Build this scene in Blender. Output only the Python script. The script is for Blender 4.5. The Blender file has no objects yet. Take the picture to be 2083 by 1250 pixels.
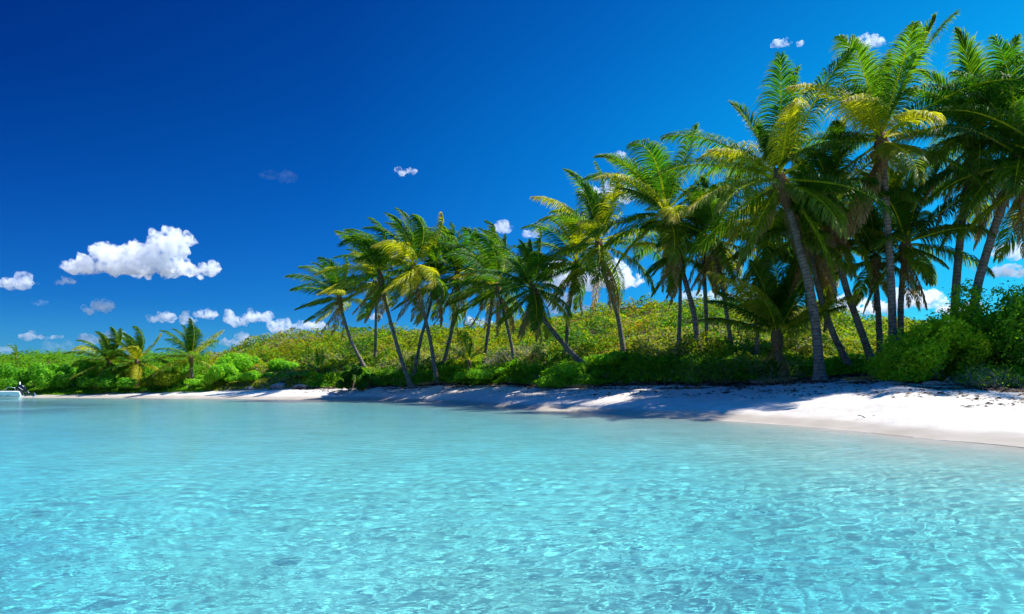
import bpy, math, numpy as np
from mathutils import Vector
S = bpy.context.scene
COL = S.collection
R = math.radians

# ------------------------------------------------------------------ camera
F = 1487.0            # focal length in photo pixels (photo is 2083 wide)
HY = 776.0            # image row of the horizon
CX = 1041.5
EYE = 1.5
cam = bpy.data.cameras.new('camera'); co = bpy.data.objects.new('camera', cam); COL.objects.link(co); S.camera = co
cam.sensor_width = 36; cam.lens = 36*F/2083; cam.shift_y = (HY-625)/2083
cam.clip_start = .1; cam.clip_end = 20000
co.location = (0, 0, EYE); co.rotation_euler = (math.pi/2, 0, 0)

# ------------------------------------------------------------------ light
SUN_AZ, SUN_EL = R(72), R(58)        # azimuth clockwise from +Y (view direction)
sdir = Vector((math.sin(SUN_AZ)*math.cos(SUN_EL), math.cos(SUN_AZ)*math.cos(SUN_EL), math.sin(SUN_EL)))
sl = bpy.data.lights.new('sun', 'SUN'); sl.energy = 5.0; sl.angle = R(.5); sl.color = (1, .955, .885)
sl.cycles.is_caustics_light = True
so = bpy.data.objects.new('sun', sl); COL.objects.link(so); so.rotation_euler = sdir.to_track_quat('Z', 'Y').to_euler()
so.location = (0, 0, 60)

W = bpy.data.worlds.new('World'); S.world = W; W.use_nodes = True
wn, wl = W.node_tree.nodes, W.node_tree.links
sky = wn.new('ShaderNodeTexSky'); sky.sky_type = 'NISHITA'; sky.sun_disc = False
sky.sun_elevation = SUN_EL; sky.sun_rotation = SUN_AZ; sky.air_density = 1.0; sky.dust_density = 0.2; sky.ozone_density = 3.0
hs = wn.new('ShaderNodeHueSaturation'); hs.inputs['Saturation'].default_value = 1.35; hs.inputs['Hue'].default_value = .5
wl.new(sky.outputs[0], hs.inputs['Color'])
geo = wn.new('ShaderNodeTexCoord')
# the deep, polarised blue of a clear tropical sky: darkest at right angles to the sun
dot = wn.new('ShaderNodeVectorMath'); dot.operation = 'DOT_PRODUCT'; dot.inputs[1].default_value = (math.sin(SUN_AZ), math.cos(SUN_AZ), 0)
wl.new(geo.outputs['Generated'], dot.inputs[0])
sep = wn.new('ShaderNodeSeparateXYZ'); wl.new(geo.outputs['Generated'], sep.inputs[0])
def ramp(nodes, stops, interp='LINEAR'):
    r = nodes.new('ShaderNodeValToRGB'); r.color_ramp.interpolation = interp
    e = r.color_ramp.elements
    while len(e) < len(stops): e.new(.5)
    for k, (p, c) in enumerate(stops):
        e[k].position = p; e[k].color = (c[0], c[1], c[2], 1) if hasattr(c, '__len__') else (c, c, c, 1)
    return r
tint = ramp(wn, [(0, (.07, .29, .56)), (.10, (.022, .205, .46)), (.30, (.006, .20, .42)), (.50, (.006, .15, .36)), (.62, (.03, .62, 1.15)), (1, (.05, 1.0, 1.6))])  # overhead sky, out of view, brightened blue-green as added fill for the shadows
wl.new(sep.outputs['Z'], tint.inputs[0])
pm = wn.new('ShaderNodeMapRange'); pm.inputs[1].default_value = -.35; pm.inputs[2].default_value = .85; pm.inputs[3].default_value = 0; pm.inputs[4].default_value = 1
wl.new(dot.outputs['Value'], pm.inputs[0])
pol = ramp(wn, [(0, (.5, .42, .62)), (.35, (.8, .85, .88)), (.6, (1.5, 1.65, 1.2)), (1, (3.0, 3.6, 1.6))])
wl.new(pm.outputs[0], pol.inputs[0])
# polarisation matters less near the horizon
pf = wn.new('ShaderNodeMapRange'); pf.inputs[1].default_value = .0; pf.inputs[2].default_value = .34; pf.inputs[3].default_value = .25; pf.inputs[4].default_value = 1
wl.new(sep.outputs['Z'], pf.inputs[0])
pmx = wn.new('ShaderNodeMix'); pmx.data_type = 'RGBA'; pmx.inputs[6].default_value = (1, 1, 1, 1)
wl.new(pf.outputs[0], pmx.inputs[0]); wl.new(pol.outputs[0], pmx.inputs[7])
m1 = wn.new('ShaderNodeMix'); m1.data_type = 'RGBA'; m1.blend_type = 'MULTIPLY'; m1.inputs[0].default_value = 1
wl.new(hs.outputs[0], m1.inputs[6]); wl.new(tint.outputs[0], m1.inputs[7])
m2 = wn.new('ShaderNodeMix'); m2.data_type = 'RGBA'; m2.blend_type = 'MULTIPLY'; m2.inputs[0].default_value = 1
wl.new(m1.outputs[2], m2.inputs[6]); wl.new(pmx.outputs[2], m2.inputs[7])
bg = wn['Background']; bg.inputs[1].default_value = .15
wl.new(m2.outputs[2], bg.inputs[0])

vs = S.view_settings
S.display_settings.display_device = 'sRGB'
vs.view_transform = 'Standard'; vs.look = 'None'; vs.gamma = 1; vs.exposure = .70; vs.use_curve_mapping = False
cy = S.cycles
cy.use_denoising = True; cy.max_bounces = 12; cy.diffuse_bounces = 3; cy.glossy_bounces = 3; cy.transmission_bounces = 6
cy.transparent_max_bounces = 12; cy.volume_bounces = 10; cy.sample_clamp_indirect = 6; cy.sample_clamp_direct = 10
cy.use_adaptive_sampling = True; cy.adaptive_threshold = .015

# ------------------------------------------------------------------ helpers
def rng(k): return np.random.default_rng(k)
def _h(ix, iy, s):
    n = (ix.astype(np.int64)*374761393 + iy.astype(np.int64)*668265263 + s*1274126177) & 0xffffffff
    n = ((n ^ (n >> 13))*1274126177) & 0xffffffff
    return ((n ^ (n >> 16)) & 0xffff)/65535.0
def vnoise(x, y, s=0):
    x = np.asarray(x, float); y = np.asarray(y, float)
    ix = np.floor(x); iy = np.floor(y); fx = x-ix; fy = y-iy
    fx = fx*fx*(3-2*fx); fy = fy*fy*(3-2*fy)
    a = _h(ix, iy, s); b = _h(ix+1, iy, s); c = _h(ix, iy+1, s); d = _h(ix+1, iy+1, s)
    return (a*(1-fx)+b*fx)*(1-fy) + (c*(1-fx)+d*fx)*fy
def fbm(x, y, s=0, o=4):
    t = 0; a = .5; w = 0
    for k in range(o):
        t = t + a*vnoise(x*2**k, y*2**k, s+k*17); w += a; a *= .5
    return t/w
def norm(v): return v/np.maximum(np.linalg.norm(v, axis=-1, keepdims=True), 1e-9)
def smooth(a, b, x):
    t = np.clip((x-a)/(b-a), 0, 1); return t*t*(3-2*t)

def mesh(name, V, Q, mat=None, parent=None, col=None, sm=False, loc=None):
    """one mesh object from numpy vertices and quads"""
    V = np.asarray(V, np.float32).reshape(-1, 3); Q = np.asarray(Q, np.int32)
    m = bpy.data.meshes.new(name)
    m.vertices.add(len(V)); m.vertices.foreach_set('co', V.ravel())
    m.loops.add(Q.size); m.loops.foreach_set('vertex_index', Q.ravel())
    m.polygons.add(len(Q)); m.polygons.foreach_set('loop_start', np.arange(len(Q), dtype=np.int32)*Q.shape[1])
    m.update(calc_edges=True)
    if sm: m.polygons.foreach_set('use_smooth', np.ones(len(Q), bool))
    if col is not None:
        a = m.color_attributes.new('col', 'FLOAT_COLOR', 'POINT')
        c = np.ones((len(V), 4), np.float32); c[:, :3] = np.asarray(col).reshape(-1, 3); a.data.foreach_set('color', c.ravel())
    o = bpy.data.objects.new(name, m); COL.objects.link(o)
    if mat: m.materials.append(mat)
    if parent: o.parent = parent
    if loc is not None: o.location = loc
    return o
def attr(o, name, vals):
    a = o.data.attributes.new(name, 'FLOAT', 'POINT'); a.data.foreach_set('value', np.asarray(vals, np.float32).ravel())
def grid(nu, nv):
    i = np.arange(nu*nv).reshape(nv, nu)
    return np.stack([i[:-1, :-1], i[:-1, 1:], i[1:, 1:], i[1:, :-1]], -1).reshape(-1, 4)
def tag(o, label=None, cat=None, group=None, kind=None):
    if label: o['label'] = label
    if cat: o['category'] = cat
    if group: o['group'] = group
    if kind: o['kind'] = kind
    return o
def empty(name, loc, label, cat, group=None):
    o = bpy.data.objects.new(name, None); COL.objects.link(o); o.location = loc; o.empty_display_size = .3
    return tag(o, label, cat, group)
class MB:
    """collects quads of one part"""
    def __init__(s): s.V = []; s.Q = []; s.C = []; s.n = 0
    def add(s, V, Q, C=None):
        V = np.asarray(V, float).reshape(-1, 3); s.V.append(V); s.Q.append(np.asarray(Q)+s.n); s.n += len(V)
        if C is not None:
            C = np.asarray(C, float)
            s.C.append(np.broadcast_to(C, (len(V), 3)) if C.ndim == 1 else C.reshape(-1, 3))
        return s
    def tube(s, P, r, n=8, C=None, cap=True):
        P = np.asarray(P, float); r = np.broadcast_to(np.asarray(r, float), (len(P),))
        T = norm(np.gradient(P, axis=0)); ref = np.array([0, 1., 0]) if abs(T[0][1]) < .8 else np.array([1., 0, 0])
        A = norm(np.cross(T, ref)); B = np.cross(T, A)
        th = np.arange(n)*2*math.pi/n
        V = P[:, None]+r[:, None, None]*(A[:, None]*np.cos(th)[None, :, None]+B[:, None]*np.sin(th)[None, :, None])
        k = len(P); i = np.arange(k*n).reshape(k, n); j = np.roll(i, -1, 1)
        Q = np.stack([i[:-1], i[1:], j[1:], j[:-1]], -1).reshape(-1, 4)
        V = V.reshape(-1, 3)
        if cap:
            for e in (0, k-1):
                c = len(V); V = np.vstack([V, P[e]]); ii = i[e]
                q = np.stack([ii[0::2], np.roll(ii, -1)[0::2], np.roll(ii, -2)[0::2], np.full(len(ii[0::2]), c)], -1)
                Q = np.vstack([Q, q if e == 0 else q[:, ::-1]])
        if C is not None and np.ndim(C) == 2 and len(C) == k:
            CC = np.repeat(C, n, 0)
            if cap: CC = np.vstack([CC, C[0], C[-1]])
            C = CC
        return s.add(V, Q, C)
    def box(s, a, b, C=None):
        x0, y0, z0 = a; x1, y1, z1 = b
        V = [(x0,y0,z0),(x1,y0,z0),(x1,y1,z0),(x0,y1,z0),(x0,y0,z1),(x1,y0,z1),(x1,y1,z1),(x0,y1,z1)]
        Q = [(3,2,1,0),(4,5,6,7),(0,1,5,4),(1,2,6,5),(2,3,7,6),(3,0,4,7)]
        return s.add(V, Q, C)
    def build(s, name, mat, parent=None, sm=False, loc=None):
        return mesh(name, np.vstack(s.V), np.vstack(s.Q), mat, parent, np.vstack(s.C) if s.C else None, sm, loc)

# ------------------------------------------------------------------ materials
def newmat(name):
    m = bpy.data.materials.new(name); m.use_nodes = True; n = m.node_tree.nodes; n.clear()
    return m, n, m.node_tree.links, n.new('ShaderNodeOutputMaterial')
def foliage(name, trans=.45, rough=.45, spec=.4, gain=1.0, tcol=(1.0, 1.0, .35)):
    m, n, l, out = newmat(name)
    a = n.new('ShaderNodeAttribute'); a.attribute_name = 'col'
    p = n.new('ShaderNodeBsdfPrincipled'); p.inputs['Roughness'].default_value = rough; p.inputs['Specular IOR Level'].default_value = spec
    g = n.new('ShaderNodeTexNoise'); g.inputs['Scale'].default_value = 9; g.inputs['Detail'].default_value = 3
    tc = n.new('ShaderNodeTexCoord'); l.new(tc.outputs['Object'], g.inputs['Vector'])
    r = ramp(n, [(.3, .72*gain), (.7, 1.25*gain)]); l.new(g.outputs['Fac'], r.inputs[0])
    x = n.new('ShaderNodeMix'); x.data_type = 'RGBA'; x.blend_type = 'MULTIPLY'; x.inputs[0].default_value = 1
    l.new(a.outputs['Color'], x.inputs[6]); l.new(r.outputs[0], x.inputs[7]); l.new(x.outputs[2], p.inputs['Base Color'])
    t = n.new('ShaderNodeBsdfTranslucent')
    y = n.new('ShaderNodeMix'); y.data_type = 'RGBA'; y.blend_type = 'MULTIPLY'; y.inputs[0].default_value = 1
    l.new(x.outputs[2], y.inputs[6]); y.inputs[7].default_value = (*[c*1.6 for c in tcol], 1); y.clamp_result = False
    l.new(y.outputs[2], t.inputs['Color'])
    mx = n.new('ShaderNodeMixShader'); mx.inputs[0].default_value = trans
    l.new(p.outputs[0], mx.inputs[1]); l.new(t.outputs[0], mx.inputs[2]); l.new(mx.outputs[0], out.inputs[0])
    return m
M_FROND = foliage('palm_leaf', .52, .5, .2, 1.32)
M_LEAF = foliage('shrub_leaf', .52, .5, .10, 2.2, (1.1, 1.0, .2))
M_GRASS = foliage('ground_leaf', .46, .55, .08, 1.45, (1.1, 1.0, .2))

def woody(name, base, dark, scale=6, bump=.4, rings=False):
    m, n, l, out = newmat(name)
    p = n.new('ShaderNodeBsdfPrincipled'); p.inputs['Roughness'].default_value = .85; p.inputs['Specular IOR Level'].default_value = .2
    tc = n.new('ShaderNodeTexCoord'); g = n.new('ShaderNodeTexNoise'); g.inputs['Scale'].default_value = scale; g.inputs['Detail'].default_value = 6
    l.new(tc.outputs['Object'], g.inputs['Vector'])
    r = ramp(n, [(.3, dark), (.62, base)]); l.new(g.outputs['Fac'], r.inputs[0])
    colr = r.outputs[0]; hgt = g.outputs['Fac']
    if rings:
        a = n.new('ShaderNodeAttribute'); a.attribute_name = 'along'
        ad = n.new('ShaderNodeMath'); ad.operation = 'MULTIPLY_ADD'; ad.inputs[1].default_value = .05; l.new(g.outputs['Fac'], ad.inputs[0]); l.new(a.outputs['Fac'], ad.inputs[2])
        sc = n.new('ShaderNodeMath'); sc.operation = 'MULTIPLY'; sc.inputs[1].default_value = 1/.17; l.new(ad.outputs[0], sc.inputs[0])
        fr = n.new('ShaderNodeMath'); fr.operation = 'FRACT'; l.new(sc.outputs[0], fr.inputs[0])
        rr = ramp(n, [(0, .5), (.16, .72), (.3, 1), (.85, .95), (1, .6)]); l.new(fr.outputs[0], rr.inputs[0])
        x = n.new('ShaderNodeMix'); x.data_type = 'RGBA'; x.blend_type = 'MULTIPLY'; x.inputs[0].default_value = 1
        l.new(colr, x.inputs[6]); l.new(rr.outputs[0], x.inputs[7]); colr = x.outputs[2]
        hh = n.new('ShaderNodeMath'); hh.operation = 'ADD'; l.new(g.outputs['Fac'], hh.inputs[0]); l.new(rr.outputs[0], hh.inputs[1]); hgt = hh.outputs[0]
    l.new(colr, p.inputs['Base Color'])
    b = n.new('ShaderNodeBump'); b.inputs['Strength'].default_value = bump; b.inputs['Distance'].default_value = .03; l.new(hgt, b.inputs['Height']); l.new(b.outputs[0], p.inputs['Normal'])
    l.new(p.outputs[0], out.inputs[0]); return m
M_TRUNK = woody('palm_trunk', (.25, .215, .175), (.11, .09, .075), 5, .6, True)
M_TWIG = woody('twig', (.30, .25, .20), (.12, .09, .07), 8)
M_GREYTWIG = woody('grey_twig', (.42, .38, .34), (.2, .17, .15), 8)
M_FIBRE = woody('palm_fibre', (.26, .15, .07), (.08, .045, .025), 14, .8)
M_DRIFT = woody('driftwood', (.40, .35, .29), (.16, .12, .09), 9)
M_ROCK = woody('rock', (.34, .32, .30), (.12, .11, .10), 4, .8)
def plain(name, c, rough=.4, spec=.5, metal=0, var=.12, scale=12):
    m, n, l, out = newmat(name)
    p = n.new('ShaderNodeBsdfPrincipled'); p.inputs['Roughness'].default_value = rough; p.inputs['Specular IOR Level'].default_value = spec; p.inputs['Metallic'].default_value = metal
    g = n.new('ShaderNodeTexNoise'); g.inputs['Scale'].default_value = scale; g.inputs['Detail'].default_value = 4
    tc = n.new('ShaderNodeTexCoord'); l.new(tc.outputs['Object'], g.inputs['Vector'])
    r = ramp(n, [(.3, tuple(x*(1-var) for x in c)), (.7, tuple(min(1, x*(1+var)) for x in c))]); l.new(g.outputs['Fac'], r.inputs[0]); l.new(r.outputs[0], p.inputs['Base Color'])
    l.new(p.outputs[0], out.inputs[0]); return m
M_WHITE = plain('white_gelcoat', (.78, .79, .80), .25, .5, 0, .04)
M_STRIPE = plain('dark_stripe', (.10, .09, .10), .4)
M_BLACK = plain('motor_black', (.012, .014, .022), .22, .5)
M_METAL = plain('steel', (.6, .6, .62), .3, .5, 1)
M_COCO = plain('coconut_husk', (.16, .13, .03), .5, .3, 0, .3)
M_DECK = plain('boat_inside', (.45, .47, .48), .6)

def vcol(name, rough=.8):
    m, n, l, out = newmat(name)
    a = n.new('ShaderNodeAttribute'); a.attribute_name = 'col'
    p = n.new('ShaderNodeBsdfPrincipled'); p.inputs['Roughness'].default_value = rough; p.inputs['Specular IOR Level'].default_value = .2
    l.new(a.outputs['Color'], p.inputs['Base Color']); l.new(p.outputs[0], out.inputs[0]); return m
M_LITTER = vcol('dry_litter')

def sand_mat():
    m, n, l, out = newmat('coral_sand')
    p = n.new('ShaderNodeBsdfPrincipled'); p.inputs['Roughness'].default_value = .9; p.inputs['Specular IOR Level'].default_value = .15
    tc = n.new('ShaderNodeTexCoord')
    g = n.new('ShaderNodeTexNoise'); g.inputs['Scale'].default_value = .9; g.inputs['Detail'].default_value = 7; l.new(tc.outputs['Object'], g.inputs['Vector'])
    r = ramp(n, [(.3, (.51, .468, .405)), (.65, (.61, .568, .505))]); l.new(g.outputs['Fac'], r.inputs[0])
    a = n.new('ShaderNodeAttribute'); a.attribute_name = 'wet'
    wr = ramp(n, [(0, (1, 1, 1)), (.35, (.88, .855, .83)), (.7, (.68, .645, .60)), (1, (.64, .60, .55))]); l.new(a.outputs['Fac'], wr.inputs[0])
    x = n.new('ShaderNodeMix'); x.data_type = 'RGBA'; x.blend_type = 'MULTIPLY'; x.inputs[0].default_value = 1
    l.new(r.outputs[0], x.inputs[6]); l.new(wr.outputs[0], x.inputs[7])
    s = n.new('ShaderNodeAttribute'); s.attribute_name = 'soil'
    y = n.new('ShaderNodeMix'); y.data_type = 'RGBA'
    g3 = n.new('ShaderNodeTexNoise'); g3.inputs['Scale'].default_value = 1.7; g3.inputs['Detail'].default_value = 5; l.new(tc.outputs['Object'], g3.inputs['Vector'])
    sr = ramp(n, [(.35, (.045, .035, .018)), (.6, (.10, .085, .03))]); l.new(g3.outputs['Fac'], sr.inputs[0])
    l.new(s.outputs['Fac'], y.inputs[0]); l.new(x.outputs[2], y.inputs[6]); l.new(sr.outputs[0], y.inputs[7])
    # beds of seagrass on the bottom
    sg = n.new('ShaderNodeAttribute'); sg.attribute_name = 'seagrass'
    z = n.new('ShaderNodeMix'); z.data_type = 'RGBA'; l.new(sg.outputs['Fac'], z.inputs[0]); l.new(y.outputs[2], z.inputs[6]); z.inputs[7].default_value = (.03, .10, .12, 1)
    l.new(z.outputs[2], p.inputs['Base Color'])
    g2 = n.new('ShaderNodeTexNoise'); g2.inputs['Scale'].default_value = 3.2; g2.inputs['Detail'].default_value = 8; g2.inputs['Roughness'].default_value = .62
    l.new(tc.outputs['Object'], g2.inputs['Vector'])
    vo = n.new('ShaderNodeTexVoronoi'); vo.inputs['Scale'].default_value = 2.3; l.new(tc.outputs['Object'], vo.inputs['Vector'])
    ad = n.new('ShaderNodeMath'); ad.operation = 'MULTIPLY_ADD'; ad.inputs[1].default_value = .35; l.new(vo.outputs['Distance'], ad.inputs[0]); l.new(g2.outputs['Fac'], ad.inputs[2])
    b = n.new('ShaderNodeBump'); b.inputs['Distance'].default_value = .10
    inv = n.new('ShaderNodeMath'); inv.operation = 'MULTIPLY_ADD'; inv.inputs[1].default_value = -.5; inv.inputs[2].default_value = .55; l.new(a.outputs['Fac'], inv.inputs[0]); l.new(inv.outputs[0], b.inputs['Strength'])
    l.new(ad.outputs[0], b.inputs['Height']); l.new(b.outputs[0], p.inputs['Normal'])
    l.new(p.outputs[0], out.inputs[0]); return m
M_SAND = sand_mat()

def water_mat():
    m, n, l, out = newmat('lagoon_water')
    rf = n.new('ShaderNodeBsdfRefraction'); rf.inputs['IOR'].default_value = 1.33; rf.inputs['Roughness'].default_value = 0
    gl = n.new('ShaderNodeBsdfGlossy'); gl.inputs['Roughness'].default_value = .14
    a = n.new('ShaderNodeAttribute'); a.attribute_name = 'deep'
    r = ramp(n, [(0, (.99, .995, .985)), (.10, (.84, .985, .98)), (.35, (.68, .98, .985)), (.7, (.38, .925, .985)), (1, (.10, .76, 1.0))])
    l.new(a.outputs['Fac'], r.inputs[0]); l.new(r.outputs[0], rf.inputs['Color'])
    fr = n.new('ShaderNodeFresnel'); fr.inputs['IOR'].default_value = 1.045
    tc = n.new('ShaderNodeTexCoord'); mp = n.new('ShaderNodeMapping'); mp.inputs['Scale'].default_value = (7, 13, 1); mp.inputs['Rotation'].default_value = (0, 0, .3); l.new(tc.outputs['Object'], mp.inputs[0])
    g = n.new('ShaderNodeTexNoise'); g.inputs['Scale'].default_value = 1; g.inputs['Detail'].default_value = 3; l.new(mp.outputs[0], g.inputs['Vector'])
    b = n.new('ShaderNodeBump'); b.inputs['Strength'].default_value = .5; b.inputs['Distance'].default_value = .012; l.new(g.outputs['Fac'], b.inputs['Height'])
    mp2 = n.new('ShaderNodeMapping'); mp2.inputs['Scale'].default_value = (1.1, 3.4, 1); mp2.inputs['Rotation'].default_value = (0, 0, -.2); l.new(tc.outputs['Object'], mp2.inputs[0])
    g2 = n.new('ShaderNodeTexNoise'); g2.inputs['Scale'].default_value = 1; g2.inputs['Detail'].default_value = 4; l.new(mp2.outputs[0], g2.inputs['Vector'])
    b2 = n.new('ShaderNodeBump'); b2.inputs['Strength'].default_value = .32; b2.inputs['Distance'].default_value = .05; l.new(g2.outputs['Fac'], b2.inputs['Height']); l.new(b.outputs[0], b2.inputs['Normal']); b = b2
    for q in (rf, gl, fr): l.new(b.outputs[0], q.inputs['Normal'])
    mx = n.new('ShaderNodeMixShader'); l.new(fr.outputs[0], mx.inputs[0]); l.new(rf.outputs[0], mx.inputs[1]); l.new(gl.outputs[0], mx.inputs[2])
    df = n.new('ShaderNodeBsdfDiffuse'); df.inputs['Color'].default_value = (.52, .90, .92, 1); l.new(b.outputs[0], df.inputs['Normal'])
    dm = n.new('ShaderNodeMath'); dm.operation = 'MULTIPLY'; dm.inputs[1].default_value = .07; l.new(a.outputs['Fac'], dm.inputs[0])      # a little suspended chalk in the deeper water
    mw = n.new('ShaderNodeMixShader'); l.new(dm.outputs[0], mw.inputs[0]); l.new(mx.outputs[0], mw.inputs[1]); l.new(df.outputs[0], mw.inputs[2])
    l.new(mw.outputs[0], out.inputs[0]); return m
M_WATER = water_mat()

# ------------------------------------------------------------------ terrain
def tab(*p): a = np.array(p, float); return a[:, 0], a[:, 1]
SH = tab((-3000, 66), (0, 67), (250, 66), (450, 62), (700, 59.5), (900, 49.5), (1100, 37.5), (1300, 31.5), (1500, 27.5), (1700, 23), (1900, 19.0), (2083, 16.6), (2600, 12.5), (3400, 9.5), (5000, 7.5))
DV = tab((-3000, 69), (0, 68.4), (180, 68.4), (250, 68.6), (450, 67.5), (700, 65), (900, 57.5), (1100, 49.5), (1300, 43), (1500, 39), (1650, 37.8), (1760, 37), (1850, 33), (2083, 29.0), (2600, 25), (3400, 21), (5000, 19))
YV = tab((-3000, 803), (0, 804), (180, 804), (250, 801), (450, 796), (700, 788), (900, 782), (1100, 784), (1300, 782), (1500, 780), (1700, 766), (1800, 764), (1900, 778), (2083, 792), (2600, 800), (5000, 830))
DR = tab((-3000, 130), (0, 130), (450, 125), (560, 112), (1000, 98), (1330, 78), (1600, 74), (1760, 85), (2083, 90), (5000, 70))
YR = tab((-3000, 724), (0, 727), (200, 729), (450, 726), (500, 705), (550, 693), (700, 684), (870, 678), (1000, 671), (1130, 655), (1180, 645), (1250, 627), (1330, 619), (1450, 624), (1600, 634), (1700, 651), (1760, 661), (2083, 658), (5000, 655))
def _g(t, px): return np.interp(px, t[0], t[1])
def gz(X, Y, detail=True):
    """height of the ground"""
    X = np.asarray(X, float); Y = np.maximum(np.asarray(Y, float), .4)
    px = X/Y*F+CX
    ds = _g(SH, px) + (fbm(X*.12, Y*.12, 3)-.5)*1.6*np.clip(Y/60, .25, 1); dv = np.maximum(_g(DV, px), ds+1.2); dr = _g(DR, px); yv = _g(YV, px); yr = _g(YR, px)
    zv = EYE+(HY-yv)/F*dv
    obl = np.interp(px, [600, 1000, 1500, 2083, 3000], [1, .85, .72, .6, .5])
    sea = -np.minimum(.8, (.045*(ds-Y))*obl+.22*smooth(0, 4, ds-Y))
    t = np.clip((Y-ds)/(dv-ds), 0, 1)
    beach = zv*(1.25*t-.25*t**2.2)
    t2 = np.clip((Y-dv)/(dr-dv), 0, 1)
    ey = yv+(yr-yv)*(t2+.02)**.55/(1.02**.55)
    hill = EYE+(HY-ey)/F*Y
    k = smooth(0, .03, t2); hill = hill*k+(zv+(Y-dv)*.1)*(1-k)
    zr = EYE+(HY-yr)/F*dr
    back = 3+(zr-3)*np.exp(-((Y-dr)/45.)**2)
    z = np.where(Y < ds, sea, np.where(Y < dv, beach, np.where(Y < dr, hill, back)))
    if detail:
        land = smooth(0, 3, Y-ds)
        z = z + land*(fbm(X*.35, Y*.35, 9, 3)-.5)*.16 + land*smooth(0, 20, Y-dv)*(fbm(X*.09, Y*.09, 5, 4)-.5)*1.1
        z = z + smooth(0, 3, ds-Y)*(fbm(X*.5, Y*.3, 21, 3)-.5)*.12
    return z
def zone(X, Y):
    px = X/Y*F+CX; ds = _g(SH, px)+(fbm(X*.12, Y*.12, 3)-.5)*1.6*np.clip(Y/60, .25, 1)
    return ds, np.maximum(_g(DV, px), ds+1.2), _g(DR, px)
def at(px, D): return (px-CX)/F*D
def pt(px, py, D): return np.array([(px-CX)/F*D, D, EYE+(HY-py)/F*D])
def find_D(px, py, lo=None, hi=None):
    dv = float(_g(DV, px)); dr = float(_g(DR, px))
    D = np.linspace(lo or dv-6, hi or dr, 400); X = at(px, D)
    yy = HY-(gz(X, D, False)-EYE)*F/D
    return float(D[np.argmin(abs(yy-py))])
def gpt(px, D): X = at(px, D); return (X, D, float(gz(X, D)))

us = np.concatenate([np.linspace(-1.9, -.8, 60, False), np.linspace(-.8, .8, 640, False), np.linspace(.8, 2.6, 110)])
pxs = us*F+CX
rows = np.concatenate([np.linspace(0, 1, 90, False), 1+np.linspace(0, 1, 70, False), 2+np.linspace(0, 1, 150, False)**1.3, 3+np.linspace(0, 1, 30)**2])
UU, RR = np.meshgrid(us, rows); PX = UU*F+CX
ds_, dv_, dr_ = _g(SH, PX), _g(DV, PX), _g(DR, PX)
YY = np.where(RR < 1, 1.5+(ds_-1.5)*np.clip(RR, 0, 1)**1.4, np.where(RR < 2, ds_+(dv_-ds_)*(RR-1), np.where(RR < 3, dv_+(dr_-dv_)*(RR-2), dr_+(1400-dr_)*np.clip(RR-3, 0, 1)**1.5)))
XX = UU*YY; ZZ = gz(XX, YY)
dsn, dvn, drn = zone(XX, YY)
ground = mesh('ground', np.stack([XX, YY, ZZ], -1), grid(len(us), len(rows)), M_SAND, sm=True)
wet = 1-smooth(.05, .36, ZZ+(fbm(XX*.4, YY*.4, 66)-.5)*.12); attr(ground, 'wet', np.where(YY < dsn-.2, .0, wet))
edge = (fbm(XX*.5, YY*.5, 31)-.5)*5
attr(ground, 'soil', smooth(.4, 2.2, YY-dvn+edge)*(YY > dvn-2))
px_ = XX/YY*F+CX; py_ = HY+EYE*F/YY
sgm = smooth(300, 60, px_+ (fbm(px_*.01, py_*.12, 8)-.5)*260)*smooth(815, 817, py_)*(1-smooth(836, 848, py_+(px_/40)))
sgm = np.where(YY < dsn-1, sgm*smooth(.25, .45, fbm(px_*.004, py_*.22, 77)), 0)
attr(ground, 'seagrass', sgm*.9)
ground.cycles.is_caustics_receiver = True
tag(ground, kind='structure')
# the wide sea floor beside and behind the camera, just under the main sheet
sb = mesh('seabed', [(-1500, -1500, -2.4), (1500, -1500, -2.4), (1500, 1500, -2.4), (-1500, 1500, -2.4)], [(0, 1, 2, 3)], M_SAND)
attr(sb, 'wet', [.25]*4); attr(sb, 'soil', [0]*4); attr(sb, 'seagrass', [0]*4); tag(sb, kind='structure'); sb.cycles.is_caustics_receiver = True

# ------------------------------------------------------------------ water: real ripples that bend the light
def ripples():
    r = rng(5)
    nu, nv = 1150, 560
    u = np.linspace(-1.0, 1.05, nu); yy = np.concatenate([np.geomspace(1500, 500, 40, False), np.linspace(500, 60, 420, False), np.geomspace(60, 20, nv-460)])
    D = EYE*F/yy; U, DD = np.meshgrid(u, D); X = U*DD; Y = DD; Z = np.zeros_like(X)
    cell = np.append(np.diff(D), np.diff(D)[-1])[:, None]*np.ones_like(X)
    wx = X+.5*fbm(X*.5, Y*.5, 41, 2); wy = Y+.5*fbm(X*.5, Y*.5, 47, 2)
    env = .55+.9*fbm(X*.35, Y*.35, 51, 2)
    for k in range(95):
        lam = math.exp(r.uniform(math.log(.085), math.log(.50)))
        th = r.normal(math.pi/2+.28, .52)
        a = .0048*lam**1.5*(.6+.8*r.random())
        kk = 2*math.pi/lam
        fade = np.clip(lam/(cell*2.2)-.6, 0, 1)
        ph = kk*(wx*math.cos(th)+wy*math.sin(th))+r.uniform(0, 6.28)
        s = np.sin(ph); Z += a*fade*env*(s+.18*np.cos(2*ph))
    # far away the short ripples are finer than the mesh: keep a broad chop there
    return X, Y, Z, nu, nv
WX, WY, WZ, nu, nv = ripples()
WZ *= .12+.88*smooth(.03, .42, -gz(WX, WY, False))
water = mesh('water', np.stack([WX, WY, WZ], -1), grid(nu, nv), M_WATER, sm=True)
dsw = zone(WX, WY)[0]
dep = -gz(WX, WY, False)
pxw = WX/WY*F+CX
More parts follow.
